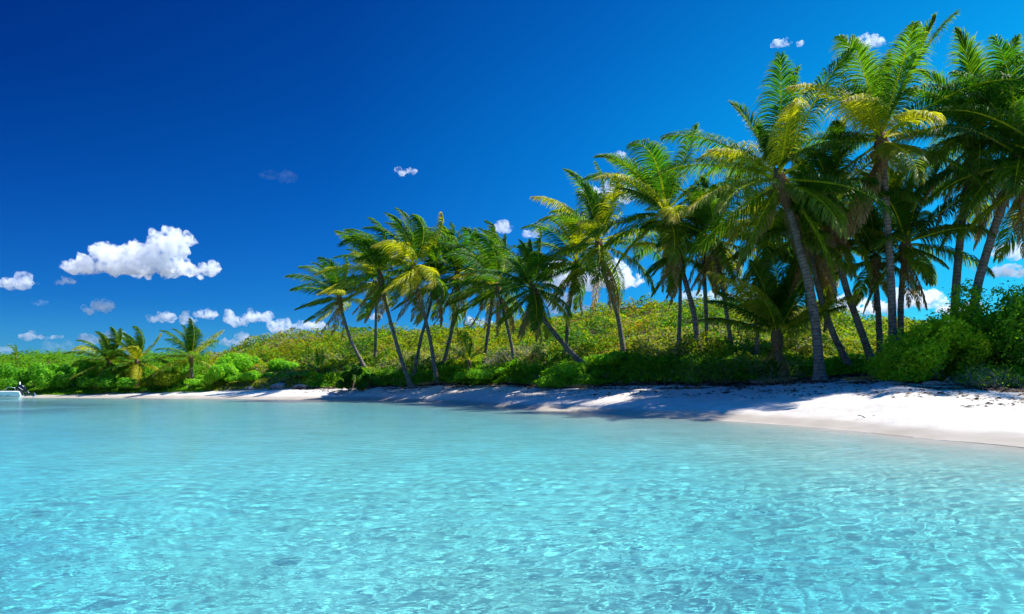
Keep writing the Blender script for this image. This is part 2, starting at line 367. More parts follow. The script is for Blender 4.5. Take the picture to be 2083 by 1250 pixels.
deep = np.clip(dep/.8, 0, 1)*.62 + .18*(fbm(WX*.16, WY*.10, 61, 3)-.5) + .22*smooth(900, -300, pxw)*smooth(50, 25, WY)+.24*smooth(1200, 2100, pxw)*smooth(16, 6, WY)
attr(water, 'deep', np.where(dep < .02, 0, np.clip(deep, 0, 1))); water.cycles.is_caustics_caster = True
tag(water, kind='structure')
x0, x1 = float(u0 := WX[0, 0]), 0
# flat sea around the rippled sheet: sides and behind
def sea_strip():
    L0 = np.stack([WX[:, 0], WY[:, 0]], -1); R0 = np.stack([WX[:, -1], WY[:, -1]], -1)
    V = []; Q = []
    for E, sgn in ((L0, -1), (R0, 1)):
        k = len(V)
        for p in E: V.append((p[0], p[1], -.004)); V.append((p[0]+sgn*(400+abs(p[0])), p[1], -.004))
        for i in range(len(E)-1):
            q = (k+2*i, k+2*i+1, k+2*i+3, k+2*i+2); Q.append(q if sgn > 0 else q[::-1])
    k = len(V); yb = float(WY[0, 0]); V += [(-420, -900, -.004), (420, -900, -.004), (420, yb, -.004), (-420, yb, -.004)]; Q.append((k, k+1, k+2, k+3))
    return V, Q
V, Q = sea_strip(); ow = mesh('water', V, Q, M_WATER); attr(ow, 'deep', [.6]*len(V)); tag(ow, kind='structure'); ow.cycles.is_caustics_caster = True

# ------------------------------------------------------------------ palms
GREEN = np.array([.050, .155, .006]); DEEP = np.array([.022, .085, .008]); LIME = np.array([.20, .29, .010]); YEL = np.array([.42, .33, .015]); BRN = np.array([.24, .13, .05]); STRAW = np.array([.42, .32, .18])
def frond_arrays(r, o, az, el, L, droop, wind, age, nl, wid, lf=.262, tipbrown=.2):
    """o: base point, returns V,Q,C. age 0 new .. 1 old .. 1.4 dead"""
    n = 18; ds = L/n
    d = np.array([math.cos(az)*math.cos(el), math.sin(az)*math.cos(el), math.sin(el)])
    side = np.array([-math.sin(az), math.cos(az), 0.]); roll = r.normal(0, .25)
    up = np.cross(d, side); side = side*math.cos(roll)+up*math.sin(roll)
    P = [np.array(o, float)]; T = []; Sd = []
    w = np.asarray(wind, float)
    for i in range(n+1):
        t = i/n
        T.append(d); side = norm(side-d*np.dot(side, d)); Sd.append(side)
        P.append(P[-1]+d*ds)
        d = norm(d+(np.array([0, 0, -1.])*droop*(.15+2.9*t**1.4)+w*(.25+1.9*t**1.3))*ds*.42)
    P = np.array(P[:-1]); T = np.array(T); Sd = np.array(Sd); Up = np.cross(T, Sd); Up = np.where(Up[:, 2:3] < 0, -Up, Up)
    V = []; Q = []; C = []
    # colour along the frond
    def colour(t, k, rnd):
        g = DEEP*(1-rnd)+GREEN*rnd
        if age < .3: base = g*.8+LIME*.2
        elif age < .6: base = g
        elif age < .8: base = g*.75+LIME*.25
        elif age < .93: base = g*.5+LIME*.4+YEL*.08
        elif age < 1.05: base = LIME*.5+YEL*.5
        else: base = BRN*.6+STRAW*.4
        return base
    # rachis
    rad = np.linspace(.055, .010, n+1)*(L/4.5); rad[0] *= 1.7
    tb = MB(); rc = {0: (LIME*.8+YEL*.7), 1: YEL*.7+BRN*.3}[int(age > 1)] if age < 1.05 else BRN
    tb.tube(P, rad, 4, np.broadcast_to(rc, (n+1, 3)), cap=False)
    V.append(tb.V[0]); Q.append(tb.Q[0]); C.append(np.broadcast_to(rc, (len(tb.V[0]), 3)))
    # leaflets
    tt = np.linspace(.14, .995, nl); tt = tt+r.normal(0, .003, nl)
    tt = np.clip(np.concatenate([tt, tt+.5/nl]), .12, 1); sg = np.concatenate([np.ones(nl), -np.ones(nl)])
    f = tt*n; i0 = np.minimum(f.astype(int), n-1); fr = (f-i0)[:, None]
    B = P[i0]*(1-fr)+P[i0+1]*fr; tn = norm(T[i0]*(1-fr)+T[i0+1]*fr); sd = norm(Sd[i0]*(1-fr)+Sd[i0+1]*fr)*sg[:, None]; u_ = norm(Up[i0])
    prof = np.interp(tt, [.12, .22, .45, .7, .88, 1], [.45, .8, 1, .85, .55, .28])
    ll = L*lf*prof*(1+r.normal(0, .09, len(tt)))
    if age > .7: ll = ll*np.where(r.random(len(tt)) < .12*age, .35, 1)
    A = np.interp(tt, [.12, .6, 1], [R(12), R(32), R(66)])+r.normal(0, .05, len(tt))+(R(22) if age < .17 else 0)
    vee = r.normal(.20+.3*(age < .17), .07, len(tt)) if age < 1 else r.normal(-.25, .3, len(tt))
    D0 = norm(sd*np.cos(A)[:, None]+tn*np.sin(A)[:, None]+u_*vee[:, None])
    gd = (.42+.38*min(age, 1.2))*(1+r.normal(0, .13, len(tt)))[:, None]
    ws = w*(1.5+r.normal(0, .2, len(tt)))[:, None]
    pts = [B]; d = D0
    segs = 4
    for k in range(segs):
        pts.append(pts[-1]+d*(ll/segs)[:, None])
        d = norm(d+np.array([0, 0, -1.])*gd*(.5+.5*k)+ws*(.30+.2*k))
    pts = np.stack(pts, 1)                       # (m, segs+1, 3)
    ld = norm(pts[:, -1]-pts[:, 0])
    wv = norm(np.cross(ld, norm(np.cross(tn, ld)+r.normal(0, .22, ld.shape)))) 
    wp = np.array([.6, 1, .95, .65, .06])*wid*.5
    a_ = pts+wv[:, None]*wp[None, :, None]; b_ = pts-wv[:, None]*wp[None, :, None]
    m = len(tt); VV = np.stack([a_, b_], 2).reshape(-1, 3); base = sum(len(v) for v in V)
    i = np.arange(m)[:, None]*(2*(segs+1))+np.arange(segs)[None]*2+base
    V.append(VV); Q.append(np.stack([i, i+1, i+3, i+2], -1).reshape(-1, 4))
    rnd = np.clip(r.random(m)*.7+r.random()*.3, 0, 1)
    cc = np.stack([colour(0, 0, x) for x in rnd])
    cc = cc*(1+r.normal(0, .13, (m, 1)))
    cl = np.repeat(cc[:, None], segs+1, 1)
    # browned tips: ends of leaflets and the end of old fronds
    kb = np.array([0, 0, .05, .35, 1])[None]*(r.random(m) < tipbrown+.5*max(0, age-.5))[:, None]*(.4+.6*r.random((m, 1)))
    kb = np.clip(kb+(smooth(.75, 1.05, tt)*max(0, age-.6)*1.3)[:, None], 0, 1)
    dry = BRN*.45+STRAW*.55
    cl = cl*(1-kb[..., None])+dry*kb[..., None]
    C.append(np.repeat(cl[:, :, None], 2, 2).reshape(-1, 3))
    return np.vstack(V), np.vstack(Q), np.vstack(C)

PALMS = 0
def palm(label, pts, D, L, nf=24, wind=(-.25, .0, .0), r0=.15, seed=1, lmin=-58, dead=3, nl=None, group='coconut palms along the beach', skirt=0, coco=4, tilt=(0, 0), young=False, dback=0, fronds=None, lift=1., yel=.3):
    """pts: photo pixels from base to crown centre"""
    r = rng(seed*101+7)
    base = gpt(pts[0][0], D)
    root = empty('coconut_palm', base, label, 'palm', group)
    K = np.array([pt(p[0], p[1], D) for p in pts]); K[0] = (base[0], D, min(base[2], K[0][2])-.12)
    K[:, 1] += np.linspace(0, dback, len(K))
    # smooth curve through the points
    s = np.concatenate([[0], np.cumsum(np.linalg.norm(np.diff(K, axis=0), axis=1))]); n = 48
    if len(K) > 2:
        q = np.linspace(0, s[-1], n); P = np.stack([np.interp(q, s, K[:, j]) for j in range(3)], 1)
        for _ in range(14): P[1:-1] = (P[:-2]+2*P[1:-1]+P[2:])/4
    else:
        P = K[0]+(K[-1]-K[0])*np.linspace(0, 1, n)[:, None]
    P = P-np.array(base); H = s[-1]; al = np.concatenate([[0], np.cumsum(np.linalg.norm(np.diff(P, axis=0), axis=1))])
    rad = r0*(.72+.28*(1-al/H))+r0*.95*np.exp(-al/.45)+.006*np.sin(al*37)
    mb = MB(); mb.tube(P, rad, 12)
    tr = mb.build('trunk', M_TRUNK, root, sm=True); attr(tr, 'along', np.concatenate([np.repeat(al, 12), [0, H]]))
    top = P[-1]
    # fibrous crown shaft
    mb = MB(); ax = norm(P[-1]-P[-5]); h = L*.10
    Pf = np.array([top-ax*h*2.2, top-ax*h, top, top+ax*h*1.2]); mb.tube(Pf, np.array([r0*.85, r0*1.5, r0*1.7, r0*.6]), 10)
    if skirt:
        for k in range(skirt):
            a = r.uniform(0, 6.28); q = np.array([math.cos(a), math.sin(a), 0]); ln = r.uniform(.8, 1.9)
            b = top-ax*r.uniform(.1, 1.3); mb.tube(np.array([b, b+q*.3+[0, 0, -.35*ln], b+q*.42+[0, 0, -ln]]), np.array([.09, .07, .015]), 5)
    mb.build('crown_fibre', M_FIBRE, root, sm=True)
    nl = nl or (140 if D < 40 else 105 if D < 50 else 78)
    wid = .043 if D < 40 else .052 if D < 50 else .066
    nf = max(8, int(nf*.86)); tv = np.array([r.normal(0, .16), r.normal(0, .16), 0])+ax*[.5, .5, 0]; Ls = 1+r.normal(0, .05); ro = r.uniform(0, 6.28); stiff = r.uniform(.85, 1.2)
    for k in range(nf):
        q = k/(nf-1)
        az = k*2.39996+r.normal(0, .25)+ro; el = R(80)+(R(max(lmin, -36 if lmin > -60 else -56))-R(80))*q**1.05+r.normal(0, R(8))
        dd = np.array([math.cos(az)*math.cos(el), math.sin(az)*math.cos(el), math.sin(el)])+tv*.45; dd /= np.linalg.norm(dd)
        az = math.atan2(dd[1], dd[0]); el = math.asin(max(-1, min(1, dd[2])))
        age = min(.9, .05+.85*q+r.normal(0, .09))
        if r.random() < yel*.38 and q > .3: age = .99
        Lk = L*Ls*(1-.20*q)*(.62+.48*math.sin(min(1, q*1.7+.12)*math.pi/1.7))*(1+r.normal(0, .07))
        if r.random() < .07: Lk *= .62
        dr = (.30+.10*q+abs(r.normal(0, .07)))*lift*stiff*4.5/L
        if q < .12: dr *= .6
        wv = np.array(wind)*(1+r.normal(0, .2))*4.5/L
        V, Q, C = frond_arrays(r, top+ax*h*(1-q)*.8, az, el, Lk, dr, wv, age, nl, wid)
        mesh('frond', V, Q, M_FROND, root, C)
    for k in range(dead):
        az = r.uniform(0, 6.28); V, Q, C = frond_arrays(r, top-ax*h, az, R(-62)+r.normal(0, .15), L*.72, .5, np.array(wind)*.6, 1.3, int(nl*.6), wid, lf=.16)
        mesh('dead_frond', V, Q, M_FROND, root, C)
    for k in range(coco):
        a = k*2.1+seed; p = top+np.array([math.cos(a)*r0*2.0, math.sin(a)*r0*2.0, -h*.9-.12*(k % 2)])
        th = np.linspace(-math.pi/2, math.pi/2, 7); mb = MB(); mb.tube(np.stack([np.full(7, p[0]), np.full(7, p[1]), p[2]+.15*np.sin(th)], 1), .115*np.maximum(np.cos(th), .06), 8)
        mb.build('coconut', M_COCO, root, sm=True)
    return root

# ------------------------------------------------------------------ leaf clouds
def leaf_quads(r, P, Nrm, size, asp=.5, fold=.0):
    """diamond leaves at P, roughly facing Nrm"""
    m = len(P); Nn = norm(Nrm+r.normal(0, .55, (m, 3)))
    t = norm(np.cross(Nn, r.normal(0, 1, (m, 3)))); b = np.cross(Nn, t)
    s = (np.broadcast_to(size, (m,))*(1+r.normal(0, .22, m)))[:, None]
    V = np.stack([P-t*s*.5, P-b*s*asp*.5+t*s*.05+Nn*s*fold, P+t*s*.5, P+b*s*asp*.5+t*s*.05+Nn*s*fold], 1)
    return V.reshape(-1, 3), np.arange(m*4).reshape(m, 4)
def shrub(name, label, cat, px0, px1, pyt, D, depth, cols, n=9000, leaf=.14, seed=1, group=None, lobes=16, pyb=None, asp=.55, twigs=10, twmat=None, ragged=.25, grassy=False, airy=0):
    r = rng(seed*31+5); pm_ = (px0+px1)/2
    g = gpt(pm_, D); root = empty(name, g, label, cat, group)
    w = (px1-px0)/F*D/2; zt = EYE+(HY-pyt)/F*D; h = max(.5, zt-g[2]); zb = 0 if pyb is None else EYE+(HY-pyb)/F*D-g[2]
    cs = []; rs = []
    for k in range(lobes):
        a = r.uniform(-1, 1); e = r.uniform(-1, 1); hh = h*math.sqrt(max(.05, 1-a*a*.8-e*e*.25))
        rx = w*r.uniform(.2, .38); rz = min(hh*.5, rx*r.uniform(.8, 1.2))
        zc = r.uniform(.25, 1)*(hh-rz); zc = max(zc, rz*.4)
        if k < 4: zc = (hh-rz)
        xx = a*(w-rx*.6); yy = e*depth*.5
        gzl = float(gz(g[0]+xx, D+yy, False))-g[2]
        cs.append((xx, yy, max(zc, gzl+rz*.3))); rs.append((rx, max(.3, rx*.9), rz))
    cs = np.array(cs); rs = np.array(rs); lc = r.uniform(0, 1, lobes)
    vol = rs.prod(1)**(2/3); pick = r.choice(lobes, n, p=vol/vol.sum())
    dr = norm(r.normal(0, 1, (n, 3))); rad = r.uniform(.45, 1.0, n)**.5; rad *= 1+ragged*(fbm(dr[:, 0]*3+pick*7, dr[:, 2]*3+dr[:, 1]*2, seed)-.5)*2
    rad += (r.random(n) < .06)*r.uniform(0, ragged, n)
    P = cs[pick]+dr*rs[pick]*rad[:, None]
    if airy: P = P[fbm(P[:, 0]*1.8, P[:, 2]*1.8+P[:, 1], seed+3, 3) > airy]; 
    ok = P[:, 2] > -.05
    dr = dr[:len(P)][ok] if airy else dr[ok]; P = P[ok]; m = len(P)
    V, Q = leaf_quads(r, P, dr+np.array([0, 0, .5]), leaf, asp)
    cols = np.array(cols); pk = r.random(m)*.6+.4*np.interp(fbm(P[:, 0]*1.3+seed, P[:, 2]*1.3+P[:, 1], seed, 2), [.3, .7], [0, 1])
    f = np.clip(pk, 0, .999)*(len(cols)-1); i0 = f.astype(int); fr = (f-i0)[:, None]
    C = cols[i0]*(1-fr)+cols[np.minimum(i0+1, len(cols)-1)]*fr; C = C*(1+r.normal(0, .15, (m, 1)))
    mesh('foliage', V, Q, M_LEAF, root, np.repeat(np.clip(C, .002, 1), 4, 0))
    mb = MB()
    for k in range(twigs):
        c = cs[r.integers(lobes)]; b = np.array([c[0]*.45+r.normal(0, .15), c[1]*.4, -.1]); mid = (b+c)/2+r.normal(0, .15, 3)
        e = c+r.normal(0, 1, 3)*rs[0]*.5
        t = np.linspace(0, 1, 6)[:, None]; P_ = b*(1-t)**2+2*mid*t*(1-t)+e*t*t
        mb.tube(P_, np.linspace(.045, .008, 6)*(h/2)**.5, 5)
    if twigs: mb.build('branches', twmat or M_TWIG, root, sm=True)
    return root
def twig_bush(name, label, px0, px1, pyt, D, depth, n=260, seed=1, mat=None, leafn=0, cols=None, group=None, thick=.012, leaf=.08):
    r = rng(seed*77+3); pm_ = (px0+px1)/2; g = gpt(pm_, D); root = empty(name, g, label, 'bush', group)
    w = (px1-px0)/F*D/2; h = max(.4, EYE+(HY-pyt)/F*D-g[2]); mb = MB(); tips = []
    for k in range(n):
        x = r.uniform(-.9, .9)*w; y = r.uniform(-.5, .5)*depth; z0 = float(gz(g[0]+x, D+y, False))-g[2]-.05
        hh = h*math.sqrt(max(.1, 1-(x/w)**2))*r.uniform(.45, 1.05); lean = r.normal(0, .55, 2)*hh
        P = [np.array([x, y, z0])]
        for j in range(1, 5):
            P.append(np.array([x+lean[0]*(j/4)**1.3, y+lean[1]*(j/4)**1.3, z0+hh*j/4])+r.normal(0, .045, 3))
        P = np.array(P); mb.tube(P, np.linspace(thick, thick*.35, 5), 4, cap=False); tips.append(P[2:])
        for q in range(2):
            s = P[r.integers(1, 4)]; e = s+r.normal(0, .28, 3)*[1, 1, .7]+[0, 0, .15]; mb.tube(np.array([s, (s+e)/2+r.normal(0, .03, 3), e]), [thick*.5, thick*.4, thick*.2], 4, cap=False); tips.append(e[None])
    mb.build('twigs', mat or M_GREYTWIG, root)
    if leafn:
        T = np.vstack(tips); P = T[r.integers(0, len(T), leafn)]+r.normal(0, .09, (leafn, 3)); V, Q = leaf_quads(r, P, r.normal(0, 1, (leafn, 3))+[0, 0, .6], leaf, .5)
        cols = np.array(cols); C = cols[r.integers(0, len(cols), leafn)]*(1+r.normal(0, .2, (leafn, 1)))
        mesh('foliage', V, Q, M_LEAF, root, np.repeat(np.clip(C, .002, 1), 4, 0))
    return root

# ------------------------------------------------------------------ hill vegetation (nobody could count it)
YG = (.17, .20, .006); OL = (.085, .115, .008); BG = (.060, .18, .008); DG = (.030, .088, .010); OR = (.22, .13, .025); GR = (.19, .18, .11); LG = (.10, .21, .012)
def hill_cover():
    r = rng(11); n = 400000
    px = r.uniform(-250, 2400, n); q = r.random(n)
    dv, dr = _g(DV, px), _g(DR, px)
    yv, yr = _g(YV, px), _g(YR, px)
    t = (q**1.0)**(1/.55)*1.04                       # even in picture height
    D = dv+.4+(dr-dv)*t; X = at(px, D)+r.normal(0, .3, n); D = D+r.normal(0, .3, n)
    far = smooth(0, .12, t)
    hum = fbm(X*.42, D*.42, 71, 3); hh = np.clip((hum-.34)*2.6, 0, 1.2)*(.35+.75*far)
    lvl = 1-r.random(n)**2.2*.9
    Z = gz(X, D)+hh*lvl*1.25+.05
    # outward normal of the hummocks
    e = .25; gx = (fbm((X+e)*.42, D*.42, 71, 3)-hum)/e; gy = (fbm(X*.42, (D+e)*.42, 71, 3)-hum)/e
    N = norm(np.stack([-gx*3.2, -gy*3.2-.15, np.ones(n)], 1))
    size = (.085+.0019*D)*(.8+.5*r.random(n))
    V, Q = leaf_quads(r, np.stack([X, D, Z], 1), N, size, .62)
    # colour: patches of shrub kinds
    k1 = fbm(X*.11, D*.07, 81, 3)+r.normal(0, .055, n); k2 = fbm(X*.3+9, D*.22, 85, 3)+r.normal(0, .08, n); k3 = fbm(X*.16+30, D*.12, 91, 3)+r.normal(0, .04, n)
    C = np.empty((n, 3)); C[:] = YG
    a = r.random(n)
    C[a < .24] = OL; C[a > .8] = LG; C[(k2 > .67) & (a < .4)] = OR; C[(k2 < .40)] = BG; C[(k2 < .34)] = DG
    gp = (k3 > .60) | ((px > 1000)&(px < 1110)&(t > .03)&(t < .16)) | ((px > 1290)&(px < 1400)&(t > .05)&(t < .16))
    C[gp & (a < .5)] = GR
    gf = (t < .05)&(px > 620); C[gf & (a < .8)] = np.array(BG)*1.25; C[gf & (a < .25)] = LG
    C[(px < 420)] = np.where(a[px < 420, None] < .5, np.array(BG)*1.1, np.array(LG)*.9)
    C = C*(1+r.normal(0, .16, (n, 1)))
    o = mesh('hill_shrubs', V, Q, M_GRASS, None, np.repeat(np.clip(C, .003, 1), 4, 0)); tag(o, kind='stuff')
hill_cover()
def grass():
    r = rng(14); n = 60000
    px = r.uniform(640, 2150, n); dv = _g(DV, px); D = dv+.2+r.random(n)**1.5*9; X = at(px, D)
    cl = fbm(X*.9, D*.9, 33, 3); keep = cl > .42+.25*(px > 1500)*(D-dv < 1.5); X = X[keep]; D = D[keep]; cl = cl[keep]; m = len(X)
    Z = gz(X, D)-.03; hgt = (.16+.5*np.clip(cl-.4, 0, .4)*2)*(.6+.6*r.random(m)); az = r.uniform(0, 6.28, m)
    ln = np.stack([np.cos(az), np.sin(az), np.zeros(m)], 1)*(hgt*r.uniform(.2, .9, m))[:, None]-np.array([.12, 0, 0])*hgt[:, None]
    wv = np.stack([-np.sin(az), np.cos(az), np.zeros(m)], 1)*.022*(D/35)[:, None]
    P = np.stack([X, D, Z], 1); up = np.array([0, 0, 1.])
    a = P; b = P+ln*.35+up*hgt[:, None]*.65; c = P+ln+up*hgt[:, None]
    V = np.stack([a-wv, a+wv, b+wv, b-wv, c+wv*.15, c-wv*.15], 1).reshape(-1, 3); i = np.arange(m)[:, None]*6
    Q = np.concatenate([i+[0, 1, 2, 3], i+[3, 2, 4, 5]], 0)
    C = np.where(r.random((m, 1)) < .5, np.array([.06, .19, .01]), np.array([.11, .22, .012])); C = np.where(r.random((m, 1)) < .06, STRAW, C)*(1+r.normal(0, .15, (m, 1)))
    tag(mesh('grass', V, Q, M_GRASS, None, np.repeat(np.clip(C, .003, 1), 6, 0)), kind='stuff')
grass()

# ------------------------------------------------------------------ beach litter: dry seaweed, leaf scraps and twigs along the wrack line
def litter():
    r = rng(23); n = 26000
    px = r.uniform(600, 2400, n); ds, dv = _g(SH, px), _g(DV, px)
    kind = r.random(n)
    f = np.where(kind < .60, 1-np.abs(r.normal(0, .05, n))+.02*np.sin(px*.02), np.where(kind < .80, .80+.05*np.sin(px*.013)+r.normal(0, .018, n), r.uniform(.3, 1.03, n)**.7))
    D = ds+(dv-ds)*f; X = at(px, D); X = X+r.normal(0, .1, n)
    keep = (f < 1.2)&((vnoise(X*.8, D*2.5, 3) > .42)|(kind < .45)); X = X[keep]; D = D[keep]; kind = kind[keep]; m = len(X)
    Z = gz(X, D)+.018
    s = np.where(kind < .6, .12, .065)*np.exp(r.normal(0, .5, m)); az = r.normal(0, .9, m)
    t = np.stack([np.cos(az), np.sin(az), r.normal(0, .15, m)], 1)*s[:, None]; b = np.stack([-np.sin(az), np.cos(az), r.normal(0, .5, m)], 1)*(s*.3)[:, None]
    P = np.stack([X, D, Z], 1)
    V = np.stack([P-t, P-b+[0, 0, .02], P+t, P+b+[0, 0, .03]], 1).reshape(-1, 3)
    C = np.where(r.random((m, 1)) < .6, np.array([.07, .045, .03]), np.array([.22, .16, .10]))*(1+r.normal(0, .2, (m, 1)))
    tag(mesh('seaweed_litter', V, np.arange(m*4).reshape(m, 4), M_LITTER, None, np.repeat(np.clip(C, .01, 1), 4, 0)), kind='stuff')
litter()
def driftwood(label, px, D, L, ang, rad, seed, group='driftwood on the beach'):
    r = rng(seed); g = gpt(px, D); mb = MB(); t = np.linspace(-.5, .5, 9)
    P = np.stack([t*L*math.cos(ang), t*L*math.sin(ang), rad*.7+.05*np.sin(t*7+seed)+t*0], 1)+r.normal(0, .02, (9, 3))
    mb.tube(P, rad*(1-.5*np.abs(t))*(1+r.normal(0, .12, 9)), 7)
    for k in range(3):
        s = P[r.integers(1, 8)]; e = s+np.array([r.normal(0, .3), r.normal(0, .2), r.uniform(.1, .45)])*L*.4; mb.tube(np.array([s, (s+e)/2+r.normal(0, .04, 3), e]), [rad*.5, rad*.35, rad*.12], 5)
    o = mb.build('driftwood', M_DRIFT, None, sm=True, loc=g); tag(o, label, 'driftwood', group)
driftwood('dark driftwood log lying under the tall right-hand shrub', 1915, 30.6, 1.9, .15, .10, 3)
driftwood('short driftwood branch lying near the base of the big leaning palm', 1555, 37.6, 1.6, .3, .06, 4)
driftwood('forked driftwood twig near the waterline on open sand', 1765, 23.9, .7, .2, .022, 5)
driftwood('thin grey driftwood stick on the sand beside the round bush', 690, 62.3, 1.6, .1, .05, 8)
def rock(label, px, D, s, seed):
    r = rng(seed); g = gpt(px, D); nu_, nv_ = 12, 9
    th = np.linspace(0, 2*math.pi, nu_, False); ph = np.linspace(-1.2, 1.45, nv_); T, Pp = np.meshgrid(th, ph)
    k = 1+.5*(fbm(np.cos(T)*1.6+seed, np.sin(T)*1.6+Pp*1.4, seed, 3)-.5)*2
    V = np.stack([np.cos(T)*np.cos(Pp)*k*1.3, np.sin(T)*np.cos(Pp)*k, np.sin(Pp)*k*.6+.2], -1)*s
    i = np.arange(nu_*nv_).reshape(nv_, nu_); j = np.roll(i, -1, 1); Q = np.stack([i[:-1], j[:-1], j[1:], i[1:]], -1).reshape(-1, 4)
    top = i[-1]; Q = np.vstack([Q, [(top[0], top[3], top[6], top[9])], [(top[0], top[1], top[2], top[3])], [(top[3], top[4], top[5], top[6])], [(top[6], top[7], top[8], top[9])], [(top[9], top[10], top[11], top[0])]])
    o = mesh('rock', V.reshape(-1, 3), Q, M_ROCK, None, sm=False, loc=g); tag(o, label, 'rock', 'rocks at the edge of the far beach')
rock('grey rock at the foot of the bright green bushes on the far beach', 508, 67, .42, 2)
rock('larger dark rock on the far beach between bushes and small sprouting palm', 566, 66.6, .62, 5)
rock('flat grey rock nearest the small sprouting palm on the far beach', 612, 66, .5, 9)

# ------------------------------------------------------------------ bushes
G1 = [DG, BG, (.06, .17, .012), LG]; G2 = [BG, (.08, .20, .012), LG, (.16, .26, .015)]; G3 = [(.02, .06, .012), DG, (.045, .13, .012), BG]; G4 = [DG, OL, YG, LG]
mg = 'mangrove bushes along the far left shore'
for k, (a, b, y, D, lab) in enumerate([
    (-230, -60, 728, 72, 'mangrove bush beyond the left edge above the speedboat'),
    (-90, 70, 731, 71.5, 'dark green mangrove bush directly behind the white speedboat'),
    (45, 150, 733, 71, 'mangrove bush just right of the outboard motor'),
    (125, 215, 731, 71.5, 'mangrove bush left of the twin low palms'),
    (200, 300, 752, 70.5, 'low mangrove bush in front of the twin low palms'),
    (285, 400, 748, 70.5, 'olive mangrove bush between the low palms and the lone low palm')]):
    shrub('mangrove_bush', lab, 'bush', a, b, y, D, 4.5, G1 if k != 5 else G4, 9000, .24, 40+k, mg, 14, twigs=14)
bb = 'bright green bushes behind the far beach'
shrub('round_bush', 'bright green bush just right of the lone low palm, nearest the shore', 'bush', 398, 500, 738, 69.5, 4, G2, 9000, .23, 51, bb, 15)
shrub('round_bush', 'tallest bright green bush behind the far beach below the hill shoulder', 'bush', 430, 540, 714, 73, 4, G2, 10000, .25, 52, bb, 16)
shrub('round_bush', 'bright green bush left of the small sprouting palm', 'bush', 510, 610, 726, 72, 4, G2, 9000, .24, 53, bb, 15)
shrub('round_bush', 'low bright green bush at the sand edge below the hill shoulder', 'bush', 470, 560, 755, 69, 3, G2, 6000, .2, 54, bb, 12)
shrub('round_bush', 'low blue-green bush at the sand edge by the small sprouting palm', 'bush', 575, 650, 762, 68, 3, [(.03, .08, .02), (.05, .12, .03), BG], 5000, .18, 55, bb, 12)
shrub('round_bush', 'dark rounded bush on the sand below the leftmost tall palm', 'bush', 690, 748, 738, 62.6, 3, G3, 9000, .17, 56, None, 14)
shrub('round_bush', 'smaller dark bush touching the rounded bush below the leftmost tall palm', 'bush', 735, 778, 757, 62.4, 2.4, G3, 5000, .17, 57, None, 10)
shrub('low_bush', 'low spreading green bush right of the two crossed palms', 'bush', 925, 1065, 748, 54.5, 4, [BG, (.07, .18, .012), LG, LG], 11000, .18, 58, None, 18, ragged=.35)
shrub('wide_bush', 'wide dark green bush at the foot of the palm with brown hanging skirt', 'bush', 1095, 1210, 736, 47.2, 3.5, G2, 9000, .18, 59, None, 18)
shrub('wide_bush', 'tall dense green bush in front of the curved dark palm trunk', 'bush', 1200, 1330, 712, 47, 4, [BG, BG, LG, YG], 13000, .18, 60, None, 20)
shrub('low_bush', 'leafy low bush on the sand edge below the tall dense bush', 'bush', 1120, 1240, 760, 46, 2.5, G2, 7000, .17, 61, None, 16)
gb = 'scrubby grey-green brush along the dune edge'
twig_bush('scrub_brush', 'grey-green scrub brush at the sand edge below the pair of slim palms', 1385, 1470, 750, 41.2, 2, 220, 3, M_TWIG, 5000, [(.05, .11, .02), (.09, .15, .03), LG], gb, .012, .12)
twig_bush('scrub_brush', 'tangled dark scrub brush left of the young bushy palm', 1440, 1560, 750, 40.2, 2, 240, 4, M_GREYTWIG, 4500, [(.05, .11, .02), (.10, .15, .03), OL], gb, .012, .12)
twig_bush('scrub_brush', 'thin bare scrub brush behind the driftwood branch', 1530, 1640, 757, 38.6, 1.6, 150, 5, M_GREYTWIG, 1200, [OL, DG], gb, .010, .10)
twig_bush('bare_bush', 'leafless grey bush on the slope behind the brown-skirted palm', 985, 1115, 700, 57, 4, 420, 7, M_GREYTWIG, 3000, [GR, OL, DG], None, .02, .14)
shrub('sea_grape_shrub', 'leafy low shrub on the dune behind the two leaning palm trunks', 'bush', 1730, 1850, 725, 42, 3.4, [BG, OL, LG, YG], 9000, .14, 65, None, 16)
SGc = [(.022, .065, .008), (.045, .125, .008), (.085, .18, .008), (.15, .24, .01)]
shrub('buttonwood_shrub', 'tall dense shrub filling the right edge of the beach', 'shrub', 1950, 2260, 572, 32, 4.5, SGc, 46000, .15, 66, None, 36, twigs=30, ragged=.8, airy=.38)
shrub('buttonwood_shrub', 'mid-height yellow-green shrub left of the tall right-edge shrub', 'shrub', 1800, 2010, 640, 32.5, 4, SGc[1:]+[(.17, .25, .012)], 34000, .14, 67, None, 30, twigs=26, ragged=.85, airy=.32)
shrub('buttonwood_shrub', 'airy shrub with open branches against the sky behind the right palms', 'shrub', 1870, 2075, 572, 34, 3.4, SGc[1:]+[(.17, .25, .012)], 24000, .13, 68, None, 30, twigs=34, ragged=.7, airy=.42)
twig_bush('bare_bush', 'bare grey twigs at the foot of the tall right-edge shrub', 1960, 2060, 748, 30, 2, 170, 9, M_GREYTWIG, 3000, SGc, None, .011, .09)

